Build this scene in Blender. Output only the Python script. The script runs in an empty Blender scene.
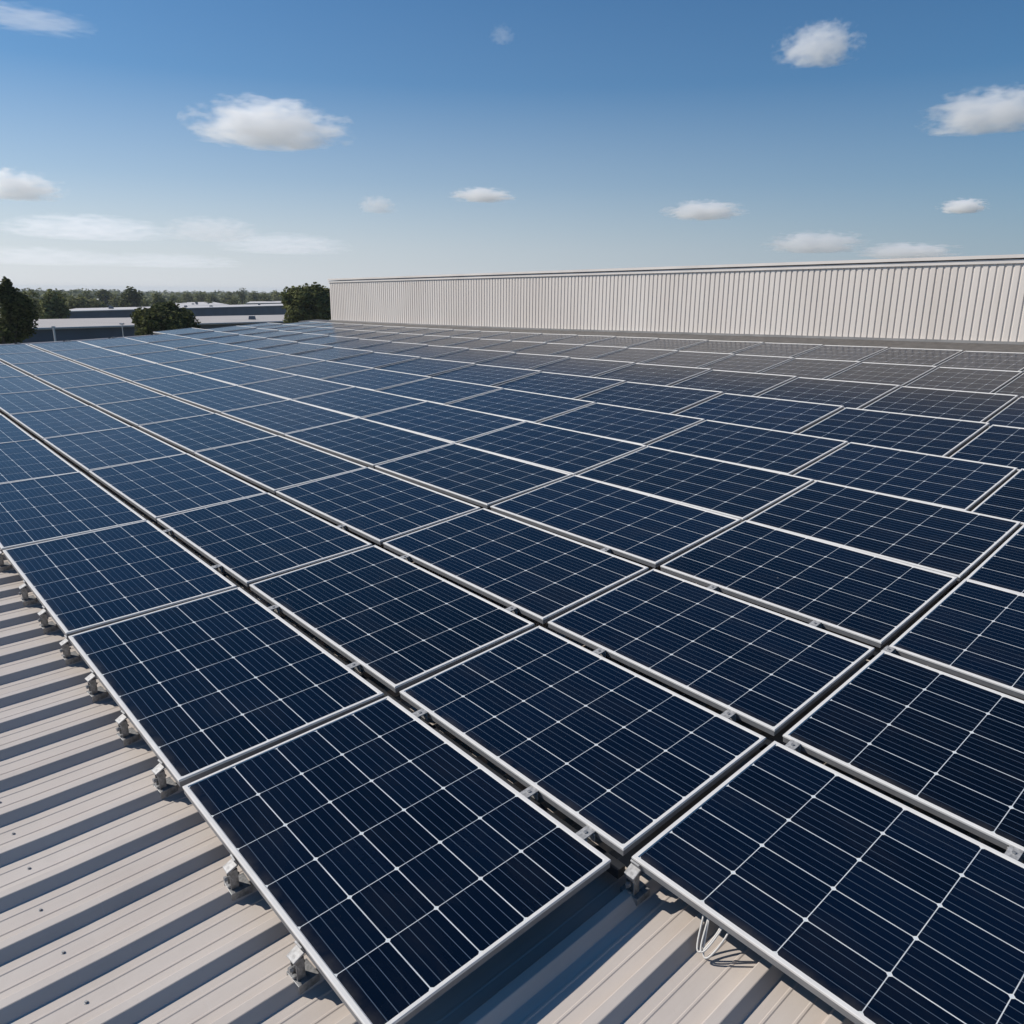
import bpy, bmesh, math, random
from mathutils import Vector, Matrix, noise
C = bpy.context.scene
COL = C.collection
random.seed(11)

# ------------------------------------------------------------------ camera, sky, sun, exposure
EYE = Vector((0.0, 0.0, 8.6))
F, PITCH, ROLL = 794.146, 0.269631, 0.010098
SCALE = 1.8
fwd = Vector((0, math.cos(PITCH), -math.sin(PITCH)))
up0 = Vector((0, math.sin(PITCH), math.cos(PITCH)))
rt0 = Vector((1, 0, 0))
RT = math.cos(ROLL) * rt0 + math.sin(ROLL) * up0
UP = -math.sin(ROLL) * rt0 + math.cos(ROLL) * up0
cd = bpy.data.cameras.new('camera')
cam = bpy.data.objects.new('camera', cd)
COL.objects.link(cam)
cam.matrix_world = Matrix(((RT.x, UP.x, -fwd.x, EYE.x), (RT.y, UP.y, -fwd.y, EYE.y), (RT.z, UP.z, -fwd.z, EYE.z), (0, 0, 0, 1)))
cd.sensor_width = 36
cd.lens = 36 * F / 1024
cd.clip_start, cd.clip_end = 0.05, 20000
C.camera = cam

SUN_DIR = Vector((-0.97, 0.25, 0)).normalized()          # where the sun stands, on the ground plan
SUN_EL = math.radians(40)
world = bpy.data.worlds.new('World')
C.world = world
world.use_nodes = True
wn = world.node_tree
sky = wn.nodes.new('ShaderNodeTexSky')
sky.sky_type = 'NISHITA'
sky.sun_disc = False
sky.sun_elevation = SUN_EL
sky.sun_rotation = math.atan2(SUN_DIR.x, SUN_DIR.y)
sky.altitude = 0
sky.air_density = 1.0
sky.dust_density = 0.25
sky.ozone_density = 1.2
def world_node(typ, **kw):
    x = wn.nodes.new(typ)
    for k, v in kw.items(): setattr(x, k, v)
    return x
# pale humid air low over the horizon, brighter towards the sun
wco = world_node('ShaderNodeTexCoord')
wsp = world_node('ShaderNodeSeparateXYZ'); wn.links.new(wco.outputs['Generated'], wsp.inputs[0])
wrm = world_node('ShaderNodeValToRGB'); wn.links.new(wsp.outputs[2], wrm.inputs[0])
for _ in range(3): wrm.color_ramp.elements.new(.5)
for e, (p_, v_) in zip(wrm.color_ramp.elements, ((0.0, .92), (.05, .76), (.12, .43), (.22, .13), (.45, 0.0))):
    e.position = p_; e.color = (v_, v_, v_, 1)
wdot = world_node('ShaderNodeVectorMath', operation='DOT_PRODUCT'); wn.links.new(wco.outputs['Generated'], wdot.inputs[0])
wdot.inputs[1].default_value = SUN_DIR
wmr = world_node('ShaderNodeMapRange'); wn.links.new(wdot.outputs['Value'], wmr.inputs[0])
wmr.inputs[1].default_value = -.5; wmr.inputs[2].default_value = .8
whz = world_node('ShaderNodeMix', data_type='RGBA'); wn.links.new(wmr.outputs[0], whz.inputs[0])
whz.inputs[6].default_value = (3.4, 4.2, 5.1, 1); whz.inputs[7].default_value = (9.5, 9.4, 9.7, 1)
wmx = world_node('ShaderNodeMix', data_type='RGBA'); wn.links.new(wrm.outputs[0], wmx.inputs[0])
wtn = world_node('ShaderNodeMix', data_type='RGBA', blend_type='MULTIPLY')     # deep clear blue overhead
wtn.inputs[0].default_value = 1.0; wn.links.new(sky.outputs[0], wtn.inputs[6]); wtn.inputs[7].default_value = (.21, .65, .98, 1)
wn.links.new(wtn.outputs[2], wmx.inputs[6]); wn.links.new(whz.outputs[2], wmx.inputs[7])
wn.links.new(wmx.outputs[2], wn.nodes['Background'].inputs[0])
wn.nodes['Background'].inputs[1].default_value = 0.085
sd = bpy.data.lights.new('sun', 'SUN')
sd.energy = 5.0
sd.angle = math.radians(0.5)
sd.color = (1.0, 0.94, 0.86)
sun = bpy.data.objects.new('sun', sd)
COL.objects.link(sun)
sv = SUN_DIR * math.cos(SUN_EL) + Vector((0, 0, math.sin(SUN_EL)))
sun.rotation_euler = sv.to_track_quat('Z', 'Y').to_euler()
C.view_settings.view_transform = 'Standard'
C.view_settings.look = 'None'
C.view_settings.exposure = 0.0
C.view_settings.gamma = 1.0
C.cycles.volume_bounces = 14
C.cycles.volume_step_rate = 0.6
C.cycles.max_bounces = 14

# ------------------------------------------------------------------ helpers
def P(x, y, z): return Vector((x, y, z))

def at(px, py, depth):
    """world point that lies `depth` metres ahead of the camera (used for laying out the far surroundings)"""
    d = (RT * (px - 512) + UP * (512 - py)) / F + fwd
    d = d / math.hypot(d.y, 0.0)
    return EYE + d * depth

class MB:
    def __init__(s): s.bm = bmesh.new(); s.uv = None
    def quad(s, *ps):
        return s.bm.faces.new([s.bm.verts.new(p) for p in ps])
    def box(s, c, size, mat=None, taper=1.0):
        m = mat or Matrix.Identity(4)
        vs = []
        for z in (-.5, .5):
            k = taper if z > 0 else 1.0
            for x, y in ((-.5, -.5), (.5, -.5), (.5, .5), (-.5, .5)):
                vs.append(s.bm.verts.new(m @ Vector((c[0] + x * size[0] * k, c[1] + y * size[1] * k, c[2] + z * size[2]))))
        for f in ((3, 2, 1, 0), (4, 5, 6, 7), (0, 1, 5, 4), (1, 2, 6, 5), (2, 3, 7, 6), (3, 0, 4, 7)):
            s.bm.faces.new([vs[i] for i in f])
        return s
    def cyl(s, a, b, r0, r1=None, n=10):
        r1 = r0 if r1 is None else r1
        a, b = Vector(a), Vector(b)
        q = (b - a).to_track_quat('Z', 'Y').to_matrix()
        lo, hi = [], []
        for k in range(n):
            t = 2 * math.pi * k / n
            d = q @ Vector((math.cos(t), math.sin(t), 0))
            lo.append(s.bm.verts.new(a + d * r0)); hi.append(s.bm.verts.new(b + d * r1))
        for k in range(n):
            s.bm.faces.new([lo[k], lo[(k + 1) % n], hi[(k + 1) % n], hi[k]])
        s.bm.faces.new(lo[::-1]); s.bm.faces.new(hi)
        return s
    def tube(s, pts, r, n=7):
        rings = []
        for k, p in enumerate(pts):
            d = (pts[min(k + 1, len(pts) - 1)] - pts[max(k - 1, 0)]).normalized()
            q = d.to_track_quat('Z', 'Y').to_matrix()
            rings.append([s.bm.verts.new(p + q @ Vector((math.cos(2 * math.pi * t / n) * r, math.sin(2 * math.pi * t / n) * r, 0))) for t in range(n)])
        for a, b in zip(rings, rings[1:]):
            for t in range(n): s.bm.faces.new([a[t], a[(t + 1) % n], b[(t + 1) % n], b[t]])
        s.bm.faces.new(rings[0][::-1]); s.bm.faces.new(rings[-1])
        return s
    def build(s, name, mat, parent=None, bevel=0.0, smooth=False):
        if bevel:
            bmesh.ops.bevel(s.bm, geom=list(s.bm.edges), offset=bevel, segments=2, affect='EDGES', profile=.5)
        me = bpy.data.meshes.new(name)
        s.bm.to_mesh(me); s.bm.free()
        if smooth:
            for p in me.polygons: p.use_smooth = True
        me.materials.append(mat)
        o = bpy.data.objects.new(name, me)
        COL.objects.link(o)
        if parent is not None: o.parent = parent
        return o

def thing(name, label, cat, loc=(0, 0, 0), group=None, mw=None):
    o = bpy.data.objects.new(name, None)
    COL.objects.link(o)
    if mw is not None: o.matrix_world = mw
    else: o.location = loc
    return tag(o, label, cat, group)
def tag(o, label, cat, group=None):
    o['label'] = label; o['category'] = cat
    if group: o['group'] = group
    return o
def kind(o, k):
    o['kind'] = k
    return o
def dup_tree(root, mw, label, scl=None):
    r = root.copy(); COL.objects.link(r); r.matrix_world = mw; r['label'] = label
    def kids(a, b):
        for ch in list(a.children):
            c = ch.copy(); COL.objects.link(c); c.parent = b
            kids(ch, c)
    kids(root, r)
    return r
ORD = ['zeroth', 'first', 'second', 'third', 'fourth', 'fifth', 'sixth', 'seventh', 'eighth', 'ninth', 'tenth', 'eleventh', 'twelfth', 'thirteenth',
       'fourteenth', 'fifteenth', 'sixteenth', 'seventeenth', 'eighteenth', 'nineteenth', 'twentieth'] + ['twenty-%s' % q for q in
       ('first', 'second', 'third', 'fourth', 'fifth', 'sixth', 'seventh', 'eighth', 'ninth')]

# ------------------------------------------------------------------ materials
class NT:
    def __init__(s, name):
        s.m = bpy.data.materials.new(name); s.m.use_nodes = True
        s.t = s.m.node_tree; s.b = s.t.nodes['Principled BSDF']
    def n(s, typ, **kw):
        x = s.t.nodes.new(typ)
        for k, v in kw.items(): setattr(x, k, v)
        return x
    def l(s, a, b): s.t.links.new(a, b)
    def math(s, op, a, b=None, c=None):
        x = s.n('ShaderNodeMath', operation=op)
        for k, v in enumerate((a, b, c)):
            if v is None: continue
            if hasattr(v, 'is_linked'): s.l(v, x.inputs[k])
            else: x.inputs[k].default_value = v
        return x.outputs[0]
    def mix(s, fac, a, b):
        x = s.n('ShaderNodeMix', data_type='RGBA')
        for sock, v in ((x.inputs[0], fac), (x.inputs[6], a), (x.inputs[7], b)):
            if hasattr(v, 'is_linked'): s.l(v, sock)
            elif isinstance(v, (int, float)): sock.default_value = v
            else: sock.default_value = (*v, 1)
        return x.outputs[2]
    def noise(s, vec, scale, detail=4, rough=.55):
        x = s.n('ShaderNodeTexNoise'); x.inputs['Scale'].default_value = scale
        x.inputs['Detail'].default_value = detail; x.inputs['Roughness'].default_value = rough
        if vec is not None: s.l(vec, x.inputs['Vector'])
        return x.outputs[0]
    def ramp(s, fac, stops):
        x = s.n('ShaderNodeValToRGB'); s.l(fac, x.inputs[0])
        while len(x.color_ramp.elements) < len(stops): x.color_ramp.elements.new(.5)
        for e, (p, c) in zip(x.color_ramp.elements, stops):
            e.position = p; e.color = (*c, 1) if not isinstance(c, (int, float)) else (c, c, c, 1)
        return x.outputs[0]
    def coord(s, which='Object'): return s.n('ShaderNodeTexCoord').outputs[which]
    def mapping(s, vec, scale):
        x = s.n('ShaderNodeMapping'); s.l(vec, x.inputs[0]); x.inputs['Scale'].default_value = scale
        return x.outputs[0]
    def math_offset(s, vec, rnd):
        x = s.n('ShaderNodeVectorMath', operation='ADD'); s.l(vec, x.inputs[0])
        c = s.n('ShaderNodeCombineXYZ')
        for k in range(3): s.l(s.math('MULTIPLY', rnd, 37.0 + 11 * k), c.inputs[k])
        s.l(c.outputs[0], x.inputs[1]); return x.outputs[0]
    def bump(s, h, strength, dist=.01):
        x = s.n('ShaderNodeBump'); x.inputs['Strength'].default_value = strength; x.inputs['Distance'].default_value = dist
        s.l(h, x.inputs['Height']); s.l(x.outputs[0], s.b.inputs['Normal'])
    def set(s, **kw):
        for k, v in kw.items():
            sock = s.b.inputs[k.replace('_', ' ')]
            if hasattr(v, 'is_linked'): s.l(v, sock)
            elif isinstance(v, tuple) and len(v) == 3: sock.default_value = (*v, 1)
            else: sock.default_value = v
        return s.m

def plain(name, col, rough=.5, metal=0.0, var=.12, scale=8, spec=.5):
    t = NT(name)
    nz = t.noise(t.coord(), scale, 5)
    a = tuple(c * (1 - var) for c in col); b = tuple(min(1, c * (1 + var)) for c in col)
    return t.set(Base_Color=t.ramp(nz, [(.3, a), (.7, b)]), Roughness=rough, Metallic=metal, Specular_IOR_Level=spec)

def mat_cells():
    t = NT('solar_cells')
    uv = t.n('ShaderNodeUVMap', uv_map='UVMap').outputs[0]
    sx = t.n('ShaderNodeSeparateXYZ'); t.l(uv, sx.inputs[0])
    u, v = sx.outputs[0], sx.outputs[1]
    NU, NV, LU, LV = 6, 5, 1.66, .96
    def edge(c, n, L):                       # metres to the nearest cell border
        k = t.math('FRACT', t.math('MULTIPLY_ADD', c, n, .5))
        return t.math('MULTIPLY', t.math('ABSOLUTE', t.math('SUBTRACT', k, .5)), L / n)
    du, dv = edge(u, NU, LU), edge(v, NV, LV)
    lu = t.math('LESS_THAN', du, .0016)
    lv = t.math('LESS_THAN', dv, .0021)
    dia = t.math('LESS_THAN', t.math('ADD', du, dv), .0115)
    bus = t.math('LESS_THAN', edge(v, NV * 5, LV), .0012)
    # each cell a slightly different dark blue
    cx = t.n('ShaderNodeCombineXYZ')
    t.l(t.math('FLOOR', t.math('MULTIPLY', u, NU)), cx.inputs[0]); t.l(t.math('FLOOR', t.math('MULTIPLY', v, NV)), cx.inputs[1])
    oi = t.n('ShaderNodeObjectInfo')
    t.l(t.math('MULTIPLY', oi.outputs['Random'], 97.0), cx.inputs[2])
    wn_ = t.n('ShaderNodeTexWhiteNoise', noise_dimensions='3D'); t.l(cx.outputs[0], wn_.inputs[0])
    cell = t.mix(wn_.outputs[0], (.0010, .0038, .0115), (.0016, .0054, .0160))
    ob = t.coord('Object')
    smear = t.ramp(t.noise(t.mapping(ob, (1.2, 5, 1)), 2.2, 6, .6), [(.45, 0.0), (.8, 1.0)])
    cell = t.mix(t.math('MULTIPLY', smear, .3), cell, (.0028, .0068, .016))
    tone = t.n('ShaderNodeCombineXYZ')
    for k in range(3): t.l(t.math('MULTIPLY_ADD', oi.outputs['Random'], .7, .65), tone.inputs[k])
    vm = t.n('ShaderNodeMix', data_type='RGBA', blend_type='MULTIPLY'); vm.inputs[0].default_value = 1.0
    t.l(cell, vm.inputs[6]); t.l(tone.outputs[0], vm.inputs[7]); cell = vm.outputs[2]
    c1 = t.mix(t.math('MULTIPLY', bus, .8), cell, (.085, .115, .16))
    # printed lines are a little uneven in brightness
    ln = t.ramp(t.noise(ob, 9, 3), [(.3, (.40, .43, .46)), (.7, (.60, .62, .63))])
    c2 = t.mix(t.math('MAXIMUM', lu, lv), c1, ln)
    c3 = t.mix(dia, c2, (.60, .62, .62))
    dust = t.ramp(t.noise(ob, 3.1, 8, .65), [(.52, 0.0), (.85, 1.0)])
    c4 = t.mix(t.math('MULTIPLY', dust, .010), c3, (.30, .26, .21))
    low = t.math('MULTIPLY', t.math('SUBTRACT', 1.0, t.math('MINIMUM', t.math('MULTIPLY', v, 22.0), 1.0)), t.ramp(t.noise(ob, 6.5, 5, .65), [(.35, 0.0), (.7, 1.0)]))   # grime settled along the lower frame
    c4 = t.mix(t.math('MULTIPLY', low, .16), c4, (.24, .215, .18))
    film = t.ramp(t.noise(t.math_offset(t.mapping(ob, (.8, 2.2, 1)), oi.outputs['Random']), 1.6, 7, .68), [(.5, 0.0), (.8, 1.0)])
    c4 = t.mix(t.math('MULTIPLY', film, .022), c4, (.30, .27, .23))
    drop = t.ramp(t.noise(t.math_offset(ob, oi.outputs['Random']), 7.5, 3, .5), [(.775, 0.0), (.79, 1.0)])      # the odd dried splash
    c4 = t.mix(t.math('MULTIPLY', drop, .35), c4, (.42, .41, .38))
    t.set(Base_Color=c4, Roughness=t.math('MULTIPLY_ADD', dust, .10, .21), Specular_IOR_Level=.21, IOR=1.45)
    t.bump(t.noise(t.mapping(ob, (1, 1, 1)), 2.3, 2), .05, .02)
    return t.m

def mat_roof():
    t = NT('painted_sheet_metal')
    g = t.coord('Object')
    rot = t.n('ShaderNodeMapping'); t.l(g, rot.inputs[0]); rot.inputs['Rotation'].default_value = (0, 0, 0.8372)
    al = rot.outputs[0]                                   # x across the ribs, y along them
    big = t.noise(t.mapping(al, (1.0, .45, 1)), 1.1, 7, .62)
    col = t.ramp(big, [(.28, (.42, .365, .32)), (.52, (.51, .455, .408)), (.75, (.56, .507, .46))])
    run = t.ramp(t.noise(t.mapping(al, (9, .5, 1)), 2.2, 6, .7), [(.48, 0.0), (.78, 1.0)])        # dirt washed along the pans
    col = t.mix(t.math('MULTIPLY', run, .30), col, (.36, .30, .255))
    blot = t.ramp(t.noise(al, 3.3, 8, .72), [(.55, 0.0), (.72, 1.0)])
    col = t.mix(t.math('MULTIPLY', blot, .16), col, (.33, .28, .23))
    spot = t.ramp(t.noise(al, 52, 4, .7), [(.68, 0.0), (.75, 1.0)])
    col = t.mix(t.math('MULTIPLY', spot, .40), col, (.25, .20, .15))
    scuff = t.ramp(t.noise(t.mapping(al, (6, 60, 1)), 1.0, 5, .6), [(.67, 0.0), (.72, 1.0)])
    col = t.mix(t.math('MULTIPLY', scuff, .18), col, (.62, .59, .56))
    t.set(Base_Color=col, Roughness=t.math('MULTIPLY_ADD', run, .15, .42), Specular_IOR_Level=.4)
    t.bump(t.noise(al, 4, 6), .14, .02)
    return t.m

def mat_leaf(name, dark, light):
    t = NT(name)
    oi = t.n('ShaderNodeNewGeometry')
    r = t.n('ShaderNodeTexWhiteNoise', noise_dimensions='1D'); t.l(oi.outputs['Random Per Island'], r.inputs['W'])
    big = t.noise(t.coord(), .8, 3)
    f = t.math('ADD', t.math('MULTIPLY', r.outputs[0], .55), t.math('MULTIPLY', big, .45))
    col = t.ramp(f, [(.25, dark), (.75, light)])
    t.set(Base_Color=col, Roughness=.8, Specular_IOR_Level=.08)
    tr = t.n('ShaderNodeBsdfTranslucent'); t.l(col, tr.inputs[0])
    ms = t.n('ShaderNodeMixShader'); ms.inputs[0].default_value = .3
    t.l(t.b.outputs[0], ms.inputs[1]); t.l(tr.outputs[0], ms.inputs[2])
    t.l(ms.outputs[0], t.t.nodes['Material Output'].inputs['Surface'])
    return t.m

M = {}
M['cells'] = mat_cells()
M['frame'] = plain('anodised_aluminium', (.66, .64, .61), .5, .0, .06, 12, .3)
M['side_shade'] = plain('shade_dark_aluminium', (.20, .20, .205), .5, .15, .12, 20, .35)  # frame sides coloured darker than the top lip to stand in for shade
M['back'] = plain('panel_backsheet', (.05, .055, .065), .6)
M['roof'] = mat_roof()
M['zinc'] = plain('zinc_bracket', (.25, .25, .25), .5, .35, .45, 60)
M['steel'] = plain('bright_steel', (.34, .335, .33), .55, .1, .4, 60, .25)
M['dark_rail'] = plain('dark_rail', (.022, .024, .028), .5, .2)  # rail colour blackened so the sunlit slots above read as deep shade
t = NT('cream_cladding')
g = t.coord()
fade = t.ramp(t.noise(t.mapping(g, (.5, .5, .12)), 1.4, 6, .6), [(.3, (.69, .62, .555)), (.7, (.79, .725, .66))])
wash = t.ramp(t.noise(t.mapping(g, (7, 7, .35)), 1.6, 6, .7), [(.52, 0.0), (.8, 1.0)])
M['cladding'] = t.set(Base_Color=t.mix(t.math('MULTIPLY', wash, .30), fade, (.50, .43, .36)), Roughness=.5)
M['flash'] = plain('cream_flashing', (.74, .68, .625), .5, 0, .08, 1.5)
M['base_flash'] = plain('grey_flashing', (.26, .25, .24), .55, 0, .2, 3)
M['apron'] = plain('weathered_apron', (.085, .078, .072), .6, 0, .3, 9)
M['body'] = plain('grey_wall', (.28, .27, .26), .7, 0, .1, .6)
M['shed_roof'] = plain('pale_roof_sheet', (.42, .38, .345), .6, 0, .09, .35)
M['shed_roof_white'] = plain('white_roof_sheet', (.56, .525, .495), .6, 0, .08, .3)
M['shed_wall'] = plain('slate_blue_wall', (.085, .11, .145), .6, 0, .15, .4)
M['shed_trim'] = plain('pale_trim', (.5, .48, .45), .6)
M['moss'] = plain('mossy_wall', (.20, .18, .13), .8, 0, .35, 1.2)
M['bark'] = plain('bark', (.07, .05, .035), .9, 0, .3, 6)
M['white'] = plain('white_paint', (.7, .7, .7), .5)
M['cable'] = plain('grey_cable', (.55, .53, .50), .5)
M['leaf_dark'] = mat_leaf('dark_foliage', (.034, .042, .015), (.135, .148, .052))
M['leaf_mid'] = mat_leaf('mid_foliage', (.060, .070, .024), (.22, .23, .085))
M['leaf_olive'] = mat_leaf('olive_foliage', (.085, .092, .036), (.26, .26, .105))
M['leaf_far'] = mat_leaf('distant_foliage', (.085, .10, .048), (.24, .25, .125))
t = NT('dry_ground')
gn = t.noise(t.coord(), .02, 8, .6)
M['ground'] = t.set(Base_Color=t.ramp(gn, [(.35, (.05, .06, .03)), (.5, (.10, .10, .06)), (.65, (.19, .17, .12))]), Roughness=.9)

# ------------------------------------------------------------------ the roof surface (gently curved and twisted, as old sheet roofs are)
YAW, TILT, TA, WA, WB = -0.837196, 0.017043, -0.045973, 0.960505, 0.566362
OX, OY = -2.060151, 3.048618
CB, CA, CAB, CB3, CE = 0.009697, -0.000249, 0.005879, -0.000456, 0.00155
ROW = [-.02687, -.02316, -.01001, .05987, .04917, .04184, -.09177]
A_ = Vector((math.cos(YAW) * math.cos(TA), math.sin(YAW) * math.cos(TA), math.sin(TA)))
B0 = Vector((-math.sin(YAW), math.cos(YAW), 0))
N_ = A_.cross(B0)
B_ = math.cos(TILT) * B0 + math.sin(TILT) * N_
def rowoff(i):
    t = min(max(i, -3), 3) + 3
    k = min(int(t), 5)
    return ROW[k] + (ROW[k + 1] - ROW[k]) * (t - k)
def surf_u(u, j, h=0.0):
    """u in panel rows measured without the row offsets; h metres above the panel tops"""
    i = u
    z = CB * j * j + CA * i * i + CAB * i * j + CB3 * j ** 3
    if j > 0: z += CE * min(i + 2, 0) ** 2 * (1 - math.exp(-j / 3))
    p = Vector((OX, OY, -1.0)) + A_ * (u * WA) + B_ * (j * WB) + N_ * z
    return EYE + p * SCALE + N_ * h
def surf(i, j, h=0.0):
    return surf_u(i + rowoff(i) / WA, j, h)
def project(p):
    d = p - EYE
    w = d.dot(fwd)
    if w < .05: return None
    return 512 + F * d.dot(RT) / w, 512 - F * d.dot(UP) / w

I0, I1, J0, J1 = -8.77, 6.5, -6.0, 10.6
PAN = -0.172                       # roof pan below the panel tops
UM = WA * SCALE                    # metres per unit u
IR = I0 - .0625 / UM               # where the first rib starts
PITCH_R = 0.25                     # rib spacing, metres

# ------------------------------------------------------------------ ground
g = MB()
R = 3000
ring = [P(R * math.cos(k * math.pi / 24), R * math.sin(k * math.pi / 24), 0) for k in range(48)]
g.bm.faces.new([g.bm.verts.new(p) for p in ring])
kind(g.build('ground', M['ground']), 'structure')

# ------------------------------------------------------------------ warehouse carrying the panels
wh = thing('warehouse', 'warehouse under the solar panels with a beige ribbed sheet metal roof', 'building', surf(0, 0, PAN) * 1.0)
wh.location = (0, 0, 0)
prof = []                          # one rib: (distance, height)
RH = .036
one = [(0, 0), (.014, RH * .92), (.018, RH), (.050, RH), (.053, RH * .96), (.081, .001), (.083, 0), (.120, 0), (.123, .0022), (.129, .0022), (.133, 0),
       (.190, 0), (.193, .0022), (.199, .0022), (.203, 0)]
n_rib = int((I1 - I0) * UM / PITCH_R)
for k in range(n_rib):
    for d, h in one: prof.append((IR + (k * PITCH_R + d) / UM, h))
prof.append((IR + n_rib * PITCH_R / UM, 0))
RIB_TOP = lambda k: IR + (k * PITCH_R + .038) / UM
bm = bmesh.new()
NJ = 30
rows = []
for u, h in prof:
    rows.append([bm.verts.new(surf_u(u, J0 + (J1 - J0) * q / NJ, PAN + h)) for q in range(NJ + 1)])
for a, b in zip(rows, rows[1:]):
    for q in range(NJ): bm.faces.new([a[q], b[q], b[q + 1], a[q + 1]])
m = MB(); m.bm.free(); m.bm = bm
roof = m.build('roof', M['roof'], wh)
body = MB()                        # outer walls down to the ground
def skirt(pts):
    for a, b in zip(pts, pts[1:]):
        body.quad(P(a.x, a.y, 0), P(b.x, b.y, 0), b, a)
uend = prof[-1][0]
per = [surf_u(I0, J0 + (J1 - J0) * q / 16, PAN - .02) for q in range(17)]
skirt(per[::-1])
skirt([surf_u(I0 + (uend - I0) * q / 16, J0, PAN - .02) for q in range(17)])
skirt([surf_u(uend, J0 + (J1 - J0) * q / 16, PAN - .02) for q in range(17)])
body.build('wall', M['body'], wh)
tr = MB()                          # barge flashing along the far end of the roof
pts = [surf_u(I0 - .015, J0 + (J1 - J0) * q / 24, PAN + .03) for q in range(25)]
tr.tube(pts, .035, 6)
tr.build('edge_flashing', M['flash'], wh)
# roofing screws on the open sheet
def frame_at(i, j, h, flat=False):
    o = surf_u(i, j, h)
    x = (surf_u(i + .02, j, h) - surf_u(i - .02, j, h)).normalized()
    y = (surf_u(i, j + .02, h) - surf_u(i, j - .02, h))
    z = x.cross(y).normalized(); y = z.cross(x)
    return Matrix(((x.x, y.x, z.x, o.x), (x.y, y.y, z.y, o.y), (x.z, y.z, z.z, o.z), (0, 0, 0, 1)))
sc0 = MB().cyl((0, 0, -.001), (0, 0, .002), .008, .0075, 12).cyl((0, 0, .002), (0, 0, .007), .0048, .0045, 6).build('screw', M['steel'], roof)
first = True
for k in range(n_rib):
    u = IR + (k * PITCH_R + .160) / UM
    if 1.2 < u < 2.75:
        for j in (-.56,):
            o = sc0 if first else sc0.copy()
            if not first: COL.objects.link(o)
            first = False
            o.parent = roof
            o.matrix_local = frame_at(u, j + random.uniform(-.02, .02), PAN)

# ------------------------------------------------------------------ long corrugated wall behind the panels
d2 = Vector((0.66954, -0.74277, 0)); n2 = Vector((0.74277, 0.66954, 0))
W0 = Vector((-5.20, 23.28, 0))                       # left end on the ground plan
WL = 26.0
uw = thing('upper_building', 'long low cream corrugated wall rising behind the solar panels with a plain cap', 'building', (0, 0, 0))
def ztop(s): return EYE.z + .30 + .0128 * s - .00006 * s * s
def ybase(s):                                        # roof height along the wall's foot
    p = W0 + d2 * s
    best = (p - EYE).dot(A_ / SCALE) - Vector((OX, OY, -1)).dot(A_)
    return surf_u(best / WA, J1, PAN).z
cl = MB()
PW, DW = .092, .011
seq = []
s = 0.0
while s < WL:
    for d, o in ((0, DW), (.060, DW), (.066, 0), (.087, 0)): seq.append((s + d, o))
    s += PW
cols = []
for s, o in seq:
    p = W0 + d2 * s - n2 * o
    cols.append((cl.bm.verts.new(P(p.x, p.y, ybase(s) + .03)), cl.bm.verts.new(P(p.x, p.y, ztop(s) - .07))))
for a, b in zip(cols, cols[1:]): cl.bm.faces.new([a[0], b[0], b[1], a[1]])
cl.build('cladding', M['cladding'], uw)
def strip(name, mat, off0, off1, zlo, zhi, ref, n=24, s0=-.03):
    b = MB(); R_ = []
    for k in range(n + 1):
        s = s0 + (WL - s0) * k / n
        p = W0 + d2 * s
        a0, a1 = p - n2 * off0, p - n2 * off1
        zz = ref(s)
        R_.append([b.bm.verts.new(P(q.x, q.y, zz + z)) for q, z in ((a0, zlo), (a0, zhi), (a1, zhi), (a1, zlo))])
    for a, c in zip(R_, R_[1:]):
        for k in range(4): b.bm.faces.new([a[k], c[k], c[(k + 1) % 4], a[(k + 1) % 4]])
    b.bm.faces.new(R_[0][::-1]); b.bm.faces.new(R_[-1])
    return b.build(name, mat, uw)
strip('cap_flashing', M['flash'], .050, -.45, -.022, .02, ztop)
strip('fascia_strip', M['flash'], .030, -.02, -.085, -.038, ztop)
strip('base_flashing', M['base_flash'], .06, -.02, .02 - PAN - .05, .028 - PAN, ybase)
ap = MB(); R_ = []
for k in range(61):
    u = I0 + .02 + (5.6 - I0) * k / 60
    R_.append([ap.bm.verts.new(surf_u(u, j, h)) for j, h in ((10.035, -.06), (10.035, -.012), (10.62, .012), (10.62, -.06))])
for a, c in zip(R_, R_[1:]):
    for k in range(4): ap.bm.faces.new([a[k], c[k], c[(k + 1) % 4], a[(k + 1) % 4]])
ap.bm.faces.new(R_[0][::-1]); ap.bm.faces.new(R_[-1])
ap.build('apron_flashing', M['apron'], uw)
bk = MB()                                            # the block behind the cladding
Q = [W0 + n2 * .03, W0 + d2 * WL + n2 * .03, W0 + d2 * WL + n2 * 7, W0 + n2 * 7]
zt = [ztop(0) - .05, ztop(WL) - .05, ztop(WL) - .05, ztop(0) - .05]
lo = [bk.bm.verts.new(P(q.x, q.y, 0)) for q in Q]; hi = [bk.bm.verts.new(P(q.x, q.y, z)) for q, z in zip(Q, zt)]
for k in range(4): bk.bm.faces.new([lo[k], lo[(k + 1) % 4], hi[(k + 1) % 4], hi[k]])
bk.bm.faces.new(hi)
bk.build('side_wall', M['cladding'], uw)

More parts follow.
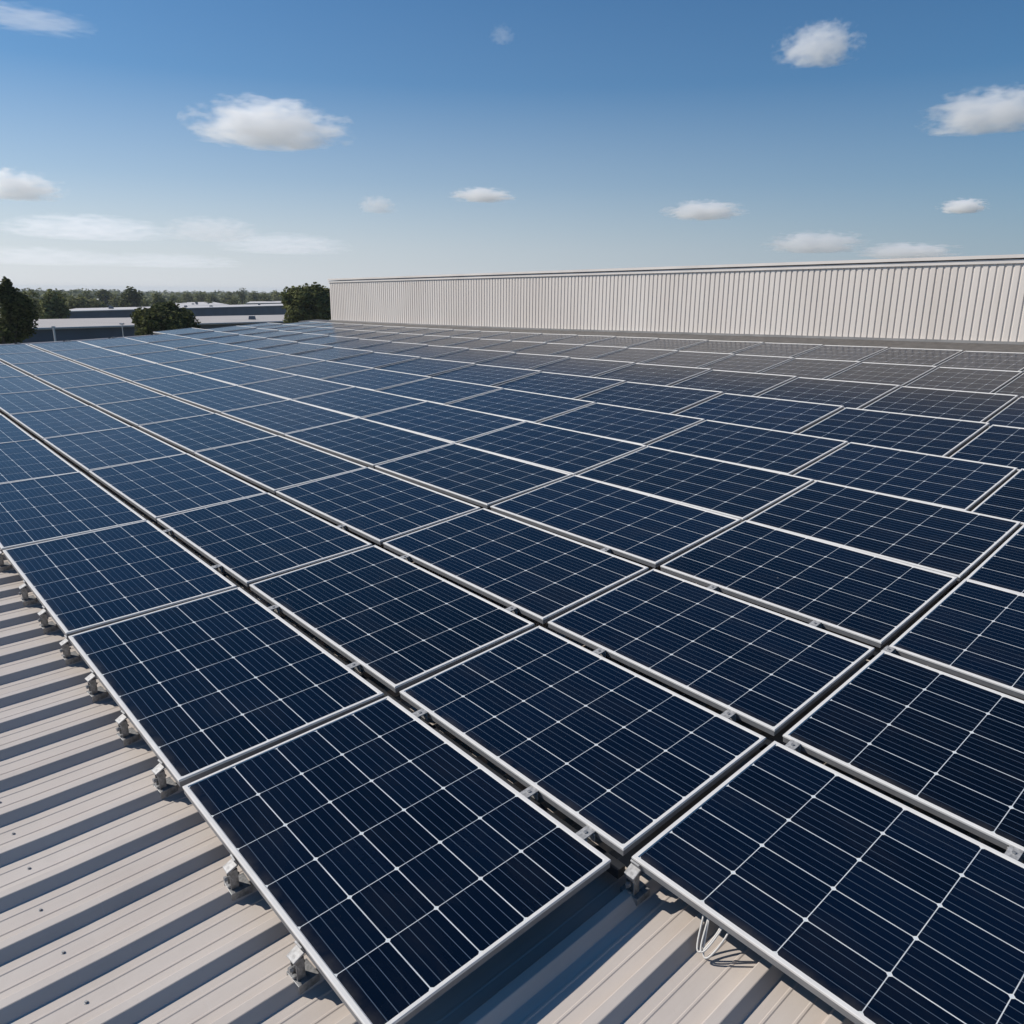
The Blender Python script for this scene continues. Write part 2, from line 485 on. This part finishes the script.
# ------------------------------------------------------------------ solar panels
PL, PWD, TH, FR = 1.70, 1.00, .036, .019             # the first panel's size in metres
def make_panel():
    root = thing('solar_panel', 'x', 'solar panel', group='solar panels laid out in columns on the sheet roof')
    hx, hy = PL / 2, PWD / 2
    fb = MB(); bm = fb.bm
    def loop(dx, z): return [bm.verts.new(P(sx * (hx - dx), sy * (hy - dx), z)) for sx, sy in ((-1, -1), (1, -1), (1, 1), (-1, 1))]
    Ls = [loop(.006, -.010), loop(0, -.010), loop(0, -.002), loop(.002, 0), loop(FR - .003, 0), loop(FR, -.0035), loop(FR, -.008)]
    for a, b in zip(Ls, Ls[1:]):
        for k in range(4): bm.faces.new([a[k], a[(k + 1) % 4], b[(k + 1) % 4], b[k]])
    fb.build('frame', M['frame'], root)
    sb = MB(); bm = sb.bm
    Ls = [loop(.020, -TH), loop(.0022, -TH), loop(.0022, -.0095), loop(.006, -.0095)]
    for a, b in zip(Ls, Ls[1:]):
        for k in range(4): bm.faces.new([a[k], a[(k + 1) % 4], b[(k + 1) % 4], b[k]])
    sb.build('side_rail', M['side_shade'], root)
    gb = MB(); bm = gb.bm
    gx, gy = hx - FR + .001, hy - FR + .001
    f = bm.faces.new([bm.verts.new(P(x, y, -.0042)) for x, y in ((-gx, -gy), (gx, -gy), (gx, gy), (-gx, gy))])
    uvl = bm.loops.layers.uv.new('UVMap')
    for lp, uv in zip(f.loops, ((0, 0), (1, 0), (1, 1), (0, 1))): lp[uvl].uv = uv
    gb.build('glass', M['cells'], root)
    bb = MB(); bb.quad(P(-gx, gy, -.012), P(gx, gy, -.012), P(gx, -gy, -.012), P(-gx, -gy, -.012))
    bb.build('backsheet', M['back'], root)
    return root
proto = make_panel()
def gapB(j): return -.03 if j == 0 else .066 if j <= 3 else .010          # open slots between the near columns, closed up farther on
def col_rows(c):
    """(start, end) of each panel of a column, in rows"""
    if c <= 4: return [(k, k + 1) for k in range(-9, 5)]
    ln, ph = {5: (.90, .96), 6: (.85, .68), 7: (.715, .88), 8: (.535, .51), 9: (.545, .43)}[c]
    out = []; k = -20
    while ph + k * ln < 4.2:
        out.append((ph + k * ln, ph + (k + 1) * ln)); k += 1
    return out
col_name = ['column beside the bare sheet roof', 'second column from the bare roof', 'third column from the bare roof', 'fourth column from the bare roof',
            'fifth column from the bare roof', 'fifth column from the wall', 'fourth column from the wall', 'third column from the wall', 'second column from the wall', 'column closest to the wall']
panels = []
used = False
for c in range(10):
    made = []
    for a, b in col_rows(c):
        if a < I0 + .05: continue
        if c == 0 and a > 2.5: continue               # the open notch at the near corner
        ga = (.040 if c < 4 else .026) if (a + b) / 2 > -.5 else .014
        h = lambda i, j: surf(i, j)
        p00, p10, p01, p11 = h(a, c), h(b, c), h(a, c + 1), h(b, c + 1)
        pr = [project(q) for q in (p00, p10, p01, p11)]
        ok = [q for q in pr if q]
        if not ok: continue
        if max(q[0] for q in ok) < -25 or min(q[0] for q in ok) > 1160 or min(q[1] for q in ok) > 1060: continue
        x = ((p10 - p00) + (p11 - p01)) / 2; y = ((p01 - p00) + (p11 - p10)) / 2
        L, Wd = x.length, y.length
        x.normalize(); z = x.cross(y).normalized(); y = z.cross(x)
        rx, ry = random.gauss(0, .0016), random.gauss(0, .0016)
        z = (z + x * rx + y * (ry - (0, 0, 0, 0, .012, .026, .052, .056, .056, .05)[c])).normalized()      # z leaned in the columns by the wall, added to cut its reflection; x = (x - z * x.dot(z)).normalized(); y = z.cross(x)
        ctr = (p00 + p10 + p01 + p11) / 4
        y_lo, y_hi = -Wd / 2 + gapB(c) / 2, Wd / 2 - gapB(c + 1) / 2
        ctr = ctr + y * (y_lo + y_hi) / 2
        sx, sy = (L - ga) / PL, (y_hi - y_lo) / PWD
        mw = Matrix(((x.x * sx, y.x * sy, z.x, ctr.x), (x.y * sx, y.y * sy, z.y, ctr.y), (x.z * sx, y.z * sy, z.z, ctr.z), (0, 0, 0, 1)))
        made.append((a, mw))
    made.sort(key=lambda t: -t[0])
    for n, (a, mw) in enumerate(made):
        lab = '%s blue solar panel from the near end, %s' % (ORD[n + 1], col_name[c])
        if n == 0: lab = 'nearest blue solar panel, ' + col_name[c]
        if not used: r = proto; r.matrix_world = mw; r['label'] = lab; used = True
        else: r = dup_tree(proto, mw, lab)
        panels.append(r)
print('panels', len(panels))

# ------------------------------------------------------------------ rails under the slots between columns
for j in range(1, 10):
    off = .05 if j > 0 else 0
    b = MB(); R_ = []
    iend = 4.4 if j > 1 else 2.9
    for k in range(41):
        i = I0 + .15 + (iend - I0 - .15) * k / 40
        base = frame_at(i, j + .012, 0)
        R_.append([b.bm.verts.new(base @ Vector((0, y, z))) for y, z in ((-.02, -TH - .026), (.02, -TH - .026), (.02, -TH - .066), (-.02, -TH - .066))])
    for a, c in zip(R_, R_[1:]):
        for k in range(4): b.bm.faces.new([a[k], c[k], c[(k + 1) % 4], a[(k + 1) % 4]])
    b.bm.faces.new(R_[0][::-1]); b.bm.faces.new(R_[-1])
    rr = b.build('mounting_rail', M['dark_rail'])
    tag(rr, 'dark rail under the slot between the %s and %s panel columns from the bare roof' % (ORD[j], ORD[j + 1]), 'rail', 'rails under the slots between panel columns')
    ft = MB()
    for k in range(0, n_rib, 6):
        u = RIB_TOP(k)
        if u < iend: ft.box((0, 0, (PAN + RH - TH - .066) / 2), (.04, .05, -PAN - RH - TH - .066 + .004), frame_at(u, j + .012, 0))
    ft.build('feet', M['dark_rail'], rr)

# ------------------------------------------------------------------ clamps bridging the slots
def make_clamp():
    r = thing('panel_clamp', 'x', 'clamp', group='metal clamps in the slots between panels')
    MB().box((0, 0, -.006), (.044, .070, .005)).box((0, -.022, -.027), (.055, .006, .034)).box((0, .022, -.027), (.055, .006, .034)).build('channel', M['steel'], r, bevel=.001)
    MB().cyl((0, 0, -.007), (0, 0, .000), .008, .008, 6).cyl((0, 0, -.075), (0, 0, -.011), .004, .004, 8).build('bolt', M['zinc'], r)
    return r
cp = make_clamp(); first = True
clamps = [(1, 2.16), (1, 2.67), (1, 2.88), (1, 1.79), (1, 1.25), (1, .75), (1, .2), (2, 2.84), (2, 2.30), (2, 1.85), (2, 3.05), (2, 3.55), (2, 1.2), (2, .7), (3, 3.02), (3, 3.5), (3, 2.3), (3, 1.75), (3, 2.75)]
cl_by = {}
for j, i in clamps: cl_by.setdefault(j, []).append(i)
for j, lst in cl_by.items():
    for n, i in enumerate(sorted(lst, reverse=True)):
        lab = '%s silver clamp from the near end of the %s slot from the bare roof' % (ORD[n + 1], ORD[j])
        mw = frame_at(i + rowoff(i) / WA, j, 0)
        if first: cp.matrix_world = mw; cp['label'] = lab; first = False
        else: dup_tree(cp, mw, lab)

# ------------------------------------------------------------------ end brackets along the open left edge
def make_bracket():
    r = thing('roof_bracket', 'x', 'bracket', group='silver brackets along the open edge of the panels')
    zr = PAN + RH
    # local x along the edge, y into the array, z up; origin at the panel edge and panel top height
    MB().box((0, -.02, zr + .006), (.070, .075, .008)).box((-.037, -.02, zr - .012), (.006, .075, .045)).box((.037, -.02, zr - .012), (.006, .075, .045)).build('foot', M['zinc'], r, bevel=.0012)
    up = MB()
    up.box((-.017, -.035, (zr - .05) / 2 + .006), (.005, .030, -zr - .05)).box((.017, -.035, (zr - .05) / 2 + .006), (.005, .030, -zr - .05))
    up.box((0, -.0205, (zr - .05) / 2 + .015), (.034, .004, (-zr - .05) * .75))
    up.build('upright', M['zinc'], r, bevel=.0008)
    tilt = Matrix.Translation((0, -.036, -.035)) @ Matrix.Rotation(math.radians(24), 4, 'X')
    pl = MB()
    pl.box((0, -.002, 0), (.046, .046, .008), tilt).box((0, .022, .012), (.040, .008, .028), tilt).box((0, -.022, -.020), (.042, .005, .042), tilt)
    pl.build('clamp_plate', M['steel'], r, bevel=.002)
    MB().cyl((0, -.062, -.082), (0, -.010, -.082), .0055, .0055, 8).cyl((0, -.066, -.082), (0, -.055, -.082), .0105, .0105, 6).build('bolt', M['zinc'], r)
    MB().cyl((.0, -.05, zr + .008), (.0, -.05, zr + .020), .008, .008, 6).build('foot_screw', M['zinc'], r)
    return r
bp = make_bracket(); first = True
wanted = [2.73, 2.29, 1.88, 1.62, 1.30, .96, .65, .34, .04]
def nearest_rib(i):
    u = i + rowoff(i) / WA
    k = round(((u - IR) * UM - .038) / PITCH_R)
    return RIB_TOP(k)
for n, i in enumerate(wanted):
    lab = '%s silver bracket from the near corner along the left edge of the panels' % ORD[n + 1]
    if n == 0: lab = 'nearest silver bracket holding the left edge of the panel at the near corner'
    mw = frame_at(nearest_rib(i), gapB(0) / 2 / (WB * SCALE), 0) @ Matrix.Translation((0, .018, -.008)) @ Matrix.Rotation(random.uniform(-.10, .10), 4, 'Z')
    if first: bp.matrix_world = mw; bp['label'] = lab; first = False
    else: dup_tree(bp, mw, lab)
for i, lab in ((3.06, 'silver bracket under the panel edge at the inner corner of the open notch'),):
    dup_tree(bp, frame_at(nearest_rib(i), 1 + gapB(1) / 2 / (WB * SCALE) + .02, -.01), lab)
# looped cable hanging below the edge in the notch
cb = MB()
base = frame_at(3.11, 1.03, 0)
for dx, w_, dn, r in ((0, .045, .095, .0034), (.012, .036, .085, .0032), (.026, .05, .10, .0034)):
    pts = []
    for k in range(17):
        t = k / 16
        pts.append(base @ Vector((dx + (t - .5) * w_ * 1.6, .03 - .075 * math.sin(t * math.pi), -.05 - dn * math.sin(t * math.pi) ** .8)))
    cb.tube(pts, r, 6)
co = cb.build('cable_loop', M['cable'], None, smooth=True)
tag(co, 'loop of pale cable hanging under the panel edge beside the open notch', 'cable')

# ------------------------------------------------------------------ trees
def leaf_mesh(name, mat, lumps, n, size, seed, parent=None):
    rnd = random.Random(seed)
    vs, fs = [], []
    wts = [l[1] ** 2 for l in lumps]
    for k in range(n):
        c, r, sq = rnd.choices(lumps, wts)[0]
        while True:
            d = Vector((rnd.gauss(0, 1), rnd.gauss(0, 1), rnd.gauss(0, 1)))
            if d.length > .01: break
        d.normalize()
        rr = r * (rnd.random() ** .28) * (1 + .35 * noise.noise(d * 2.3 + c * .7))
        p = c + Vector((d.x * rr, d.y * rr, d.z * rr * sq))
        nrm = (d + Vector((rnd.gauss(0, .6), rnd.gauss(0, .6), rnd.gauss(.2, .6)))).normalized()
        q = nrm.to_track_quat('Z', 'Y')
        s_ = size * rnd.uniform(.55, 1.35); a = rnd.uniform(0, 6.28)
        b0 = len(vs)
        for e in range(5):
            ang = a + e * 2 * math.pi / 5
            vs.append(p + q @ Vector((math.cos(ang) * s_, math.sin(ang) * s_ * .7, rnd.uniform(-.25, .25) * s_)))
        fs.append(tuple(range(b0, b0 + 5)))
    me = bpy.data.meshes.new(name); me.from_pydata(vs, [], fs); me.materials.append(mat)
    o = bpy.data.objects.new(name, me); COL.objects.link(o)
    if parent is not None: o.parent = parent
    return o
def tree(name, label, foot, height, width, mat, seed, n=1500, leaf=None, shape='round', group=None, cat='tree'):
    rnd = random.Random(seed)
    r = thing(name, label, cat, foot, group)
    lumps = []
    w = width / 2
    if shape == 'round':
        for k in range(13):
            a = rnd.uniform(0, 6.28); q = rnd.uniform(0, .62) * w
            lumps.append((Vector((math.cos(a) * q, math.sin(a) * q, height * rnd.uniform(.50, .80))), w * rnd.uniform(.34, .55), .85))
        lumps.append((Vector((rnd.uniform(-.2, .2) * w, 0, height * .86)), height * .13, 1.0))
    elif shape == 'bush':
        for k in range(20):
            a = k * 2.4; q = math.sqrt((k + .5) / 20) * .74 * w
            lumps.append((Vector((math.cos(a) * q, math.sin(a) * q, height - w * (.34 + .34 * q / w + rnd.uniform(-.06, .24)))), w * rnd.uniform(.26, .36), .9))
        for k in range(9):
            a = k * 2.4; q = math.sqrt((k + .5) / 9) * .7 * w
            lumps.append((Vector((math.cos(a) * q, math.sin(a) * q, height - w * rnd.uniform(.9, 1.25))), w * rnd.uniform(.3, .4), 1.0))
        lumps.append((Vector((w * .25, 0, height - w * .2)), w * .16, 1.1))
    else:                                             # leader: broad cone with a thin top shoot
        for k in range(70):
            f = .06 + .89 * ((k * .618) % 1.0); a = k * 2.4
            hw = w * min(1.0, ((1 - f) / .26) ** .6); q_ = .26 * hw + .22
            q = max(hw - q_, 0) * math.sqrt(rnd.uniform(.1, 1.0))
            lumps.append((Vector((math.cos(a) * q, math.sin(a) * q, height * f)), q_, 1.0))
        for k in range(7):
            lumps.append((Vector((w * .24, 0, height * .955)), .30, 1.4))
            lumps.append((Vector((w * .26, 0, height * .985)), .20, 1.5))
    tb = MB()
    top = P(rnd.uniform(-.1, .1) * w, 0, height * .7)
    tb.cyl((0, 0, -.2), top * .5, height * .032, height * .022, 8).cyl(top * .5, top, height * .022, height * .008, 8)
    for c, q, _ in lumps[:6]: tb.cyl(top * rnd.uniform(.35, .6), c, height * .012, height * .004, 5)
    tb.build('trunk', M['bark'], r)
    leaf_mesh('crown', mat, lumps, n, leaf or width * .045, seed + 5, r)
    return r
def put_tree(name, label, px, py_top, wpx, depth, mat, seed, n, shape='round', group=None, leaf=None):
    top = at(px, py_top, depth)
    tree(name, label, P(top.x, top.y, 0), top.z / .985, wpx * depth / F, mat, seed, n, leaf, shape, group)
put_tree('broad_tree', 'tall dark tree with a thin top shoot at the left edge of the photo', -5, 283, 88, 46, M['leaf_dark'], 3, 42000, 'leader', None, .085)
put_tree('bush_tree', 'wide dark bushy tree standing before the pale shed roof', 163, 302, 66, 53, M['leaf_dark'], 8, 20000, 'bush', None, .09)
put_tree('round_tree', 'bushy dark tree rising beside the left end of the long cream wall', 309, 283, 58, 70, M['leaf_mid'], 12, 18000, 'bush', None, .12)
put_tree('olive_tree', 'olive green tree just right of the tall dark tree', 50, 289, 36, 88, M['leaf_mid'], 21, 3200, 'round')
put_tree('olive_tree', 'smaller olive tree touching the tall dark tree, behind its right side', 30, 290, 26, 96, M['leaf_olive'], 22, 2200, 'round')
put_tree('dome_tree', 'dome shaped dark tree standing clear above the far tree line', 129, 286, 27, 185, M['leaf_dark'], 25, 2400, 'round')
put_tree('round_tree', 'small dark round tree to the right of the dome shaped tree', 157, 292, 19, 172, M['leaf_mid'], 26, 1600, 'round')
put_tree('round_tree', 'flat dark tree to the left of the dome shaped tree', 104, 289, 22, 250, M['leaf_dark'], 27, 1600, 'round')
put_tree('round_tree', 'dark crown beside the flat dark tree, on its left', 87, 289, 15, 255, M['leaf_mid'], 28, 1300, 'round')
put_tree('olive_tree', 'pale olive bushy tree behind the second shed, left part', 76, 294, 30, 150, M['leaf_olive'], 29, 1800, 'bush')
put_tree('olive_tree', 'low olive tree left of the small white roof', 92, 298, 26, 160, M['leaf_olive'], 30, 1600, 'bush')
put_tree('round_tree', 'taller dark crown sticking out of the tree line near the middle', 241, 287, 11, 290, M['leaf_dark'], 31, 900, 'round')
for k, (x, y, w_, dpt) in enumerate(((114, 294, 16, 210), (143, 295, 18, 220), (172, 294, 16, 260), (186, 292, 17, 300), (200, 291, 18, 320), (213, 292, 15, 290), (226, 291, 18, 310),
                                     (254, 290, 17, 320), (264, 291, 17, 290), (277, 290, 18, 330), (287, 291, 14, 300), (66, 291, 16, 240), (233, 296, 15, 250), (208, 297, 14, 240), (179, 298, 12, 230))):
    put_tree('distant_tree', 'distant green tree in the tree line along the horizon', x, y, w_, dpt, M['leaf_mid'] if k % 3 else M['leaf_olive'], 60 + k, 700, 'round', 'trees of the far tree line')
# the far wood that closes the horizon
rnd = random.Random(5)
lum = []
for k in range(900):
    dpt = rnd.uniform(340, 900)
    x = (rnd.uniform(-250, 520) - 512) / F * dpt
    r_ = rnd.uniform(3.5, 6.5)
    lum.append((Vector((x, dpt, rnd.uniform(.4, 2.6) + (dpt - 340) * .0026)), r_, .8))
kind(leaf_mesh('wood', M['leaf_far'], lum, 42000, 1.1, 77), 'stuff')

# ------------------------------------------------------------------ low sheds beyond the roof
def shed(name, label, near, far, mats, vents=0, group=None):
    """near / far: the ends of the two eaves, as world points; the roof slopes between them"""
    r = thing(name, label, 'building', (0, 0, 0), group)
    b = MB()
    n0, n1, f0, f1 = near[0], near[1], far[0], far[1]
    dn = P(0, 0, .16)
    for q in ((n0, n1, f1, f0),): b.quad(*q)
    b.quad(n0 - dn, n1 - dn, n1, n0); b.quad(n1 - dn, f1 - dn, f1, n1); b.quad(f0 - dn, n0 - dn, n0, f0)
    b.build('roof', mats[0], r)
    w = MB(); sh = (f0 - n0).normalized() * .35; sh.z = 0
    g_ = lambda p: P(p.x, p.y, 0)
    a0, a1, c0, c1 = n0 + sh - dn, n1 + sh - dn, f0 - sh - dn, f1 - sh - dn
    w.quad(g_(a0), g_(a1), a1, a0); w.quad(g_(a1), g_(c1), c1, a1); w.quad(g_(c1), g_(c0), c0, c1); w.quad(g_(c0), g_(a0), a0, c0)
    w.build('wall', mats[1], r)
    if vents:
        rv = random.Random(int(n0.x * 7))
        for k in range(vents):
            a_, b_ = rv.uniform(.1, .92), rv.uniform(.25, .8)
            q = n0.lerp(n1, a_).lerp(f0.lerp(f1, a_), b_)
            sz = rv.uniform(.35, .75)
            MB().box((q.x, q.y, q.z + sz * .25), (sz, sz * .8, sz * .6), None, .8).build('roof_vent', mats[1] if k % 3 else mats[2], r)
    gt = MB(); ev = (n1 - n0)
    gt.tube([n0 - dn * .5 - sh * .2, n1 - dn * .5 - sh * .2], .09, 6)
    gt.build('gutter', mats[2], r)
    return r
def lev(px, py, z):
    """point seen at (px, py) that lies z metres above the ground"""
    d = (RT * (px - 512) + UP * (512 - py)) / F + fwd
    return EYE + d * ((z - EYE.z) / d.z)
SM = (M['shed_roof'], M['shed_wall'], M['shed_trim'])
SW = (M['shed_roof_white'], M['shed_wall'], M['shed_trim'])
shed('long_shed', 'nearest long shed beyond the panels with a pale flat roof and slate blue wall', (lev(-60, 330.5, 5.6), lev(300, 320.5, 5.6)), (lev(-60, 321, 5.7), lev(300, 314.4, 5.7)), SM, 5)
shed('long_shed', 'second long shed, with a dark slate blue wall, behind the nearest shed', (lev(58, 311.3, 5.3), lev(287, 305.3, 5.3)), (lev(76, 308.3, 5.4), lev(287, 303.6, 5.4)), SW, 7)
shed('white_roofed_shed', 'bright white roofed shed behind the second shed, right of the bushy tree', (lev(176, 306.0, 4.6), lev(229, 304.6, 4.6)), (lev(172, 302.6, 4.9), lev(212, 301.8, 4.9)), SW, 4)
shed('white_roofed_shed', 'small white roof among the olive trees, near the dome shaped tree', (lev(88, 301.5, 4.4), lev(112, 300.8, 4.4)), (lev(91, 298.8, 4.7), lev(110, 298.4, 4.7)), SW)
shed('white_roofed_shed', 'thin white roof just left of the bushy tree by the cream wall', (lev(246, 303.2, 4.6), lev(287, 302.6, 4.6)), (lev(250, 301.5, 4.8), lev(284, 301.0, 4.8)), SW)
shed('low_block', 'low mossy block under the bushy tree beside the cream wall', (lev(284, 318.9, 6.2), lev(345, 319.5, 6.2)), (lev(287, 315.2, 6.3), lev(345, 315.8, 6.3)), (M['shed_roof'], M['moss'], M['shed_trim']))

# posts in front of the nearest shed
def post(label, px, ytop, depth, r, arm):
    t_ = at(px, ytop, depth)
    o = thing('lamp_post', label, 'post', P(t_.x, t_.y, 0))
    MB().cyl((0, 0, 0), (0, 0, t_.z), r * 1.3, r, 10).build('pole', M['white'], o)
    MB().box((0, 0, t_.z + .04), (arm, .14, .08)).build('lamp_head', M['white'], o)
    MB().cyl((0, 0, 0), (0, 0, .05), r * 3, r * 3, 10).build('base_plate', M['zinc'], o)
post('white post standing before the slate wall right of the tall dark tree', 53.5, 327.5, 50, .055, .16)
post('thin grey post before the slate wall left of the bushy tree', 122, 324.5, 52, .028, .25)

# ------------------------------------------------------------------ clouds, far above the surroundings
def mat_cloud(name, dens, seed, soft=.24, nscale=3.4, amp=1.0):
    t = NT(name)
    t.t.nodes.remove(t.b)
    out = t.t.nodes['Material Output']
    v = t.n('ShaderNodeVolumePrincipled')
    v.inputs['Color'].default_value = (1, 1, 1, 1)
    v.inputs['Anisotropy'].default_value = .3
    ob = t.coord('Object')
    mp = t.n('ShaderNodeMapping'); t.l(ob, mp.inputs[0]); mp.inputs['Location'].default_value = (seed * 3.7, seed * 1.3, seed * 2.1)
    nz = t.n('ShaderNodeTexNoise'); nz.inputs['Scale'].default_value = nscale; nz.inputs['Detail'].default_value = 5; nz.inputs['Roughness'].default_value = .58
    t.l(mp.outputs[0], nz.inputs['Vector'])
    ln = t.n('ShaderNodeVectorMath', operation='LENGTH'); t.l(ob, ln.inputs[0])
    # thickness: 1 at the heart, 0 at the rim, eaten away by noise
    core = t.math('SUBTRACT', 1.0, ln.outputs['Value'])
    e = t.math('ADD', t.math('SUBTRACT', core, .40), t.math('MULTIPLY', t.math('SUBTRACT', nz.outputs[0], .42), amp * 2))
    d = t.math('MULTIPLY', t.math('DIVIDE', e, soft), dens)
    d = t.math('MINIMUM', t.math('MAXIMUM', d, 0.0), dens)
    t.l(d, v.inputs['Density'])
    t.l(v.outputs[0], out.inputs['Volume'])
    return t.m
CD = 1500.0
def cloud(label, px, py, w, h, dens, seed, dist=CD, **kw):
    c = at(px, py, dist)
    k = dist / F
    b = MB()
    bmesh.ops.create_icosphere(b.bm, subdivisions=3, radius=1.0)
    for v in b.bm.verts:
        if v.co.z < -.45: v.co.z = -.45 + (v.co.z + .45) * .25
    o = b.build('cloud', mat_cloud('cloud_vapour', dens, seed, **kw))
    tag(o, label, 'cloud', 'fair weather clouds')
    o.location = c
    o.rotation_euler = (0, 0, math.atan2(c.y, c.x) - math.pi / 2)
    o.scale = (w * k / 2 * 1.18, w * k / 2 * .75, h * k / 2 * 1.25)
    return o
cloud('long white cloud in the upper left of the sky, the widest one', 270, 128, 138, 46, 0.028, 1, soft=.32)
cloud('compact white cloud high in the sky above the wall, near the top', 818, 48, 70, 40, 0.032, 2, soft=.32)
cloud('white cloud cut by the right edge of the photo', 992, 114, 112, 42, 0.030, 3, soft=.32)
cloud('white cloud cut by the left edge of the photo', 18, 188, 76, 30, 0.036, 4, soft=.32)
cloud('small flat white cloud in the middle of the sky left of centre', 482, 196, 60, 14, 0.07, 5, soft=.32)
cloud('small slanting white cloud in the middle of the sky right of centre', 704, 212, 74, 19, 0.06, 6, soft=.32)
cloud('tiny white cloud low at the right side of the sky', 963, 207, 42, 15, 0.1050, 7)
cloud('tiny faint cloud between the widest cloud and the small flat one', 377, 206, 36, 18, 0.06, 8, 800.0)
cloud('faint long low cloud over the trees at the left', 88, 230, 130, 24, 0.0030, 9, 3600.0, amp=1.7, nscale=4.2)
cloud('faint low cloud beneath the widest cloud', 212, 232, 80, 24, 0.0055, 10, 2600.0, amp=1.7, nscale=4.2)
cloud('faint low cloud bank just above the cream wall', 815, 244, 90, 22, 0.0320, 11)
cloud('faint low cloud above the right end of the wall', 908, 252, 90, 16, 0.0400, 12)
cloud('low broken cloud near the horizon just left of the wall', 285, 246, 110, 20, 0.0035, 15, 3000.0, amp=1.7, nscale=4.2)
cloud('low pale cloud near the horizon at the far left', 40, 258, 130, 18, 0.0014, 16, 4200.0, amp=1.8, nscale=4.6)
cloud('low pale cloud near the horizon above the distant sheds', 165, 262, 130, 14, 0.0011, 17, 5200.0, amp=1.8, nscale=4.6)
cloud('thin wispy streak of cloud in the top left corner of the sky', 28, 20, 110, 16, 0.0065, 13)
cloud('barely visible puff of cloud near the top centre', 502, 36, 22, 18, 0.010, 14)

# ------------------------------------------------------------------ haze
t = NT('haze_air'); t.t.nodes.remove(t.b)
v = t.n('ShaderNodeVolumePrincipled'); v.inputs['Color'].default_value = (.86, .92, 1, 1); v.inputs['Density'].default_value = .00022
t.l(v.outputs[0], t.t.nodes['Material Output'].inputs['Volume'])
kind(MB().box((0, 0, 6.75), (6200, 6200, 15.5)).build('haze', t.m), 'stuff')
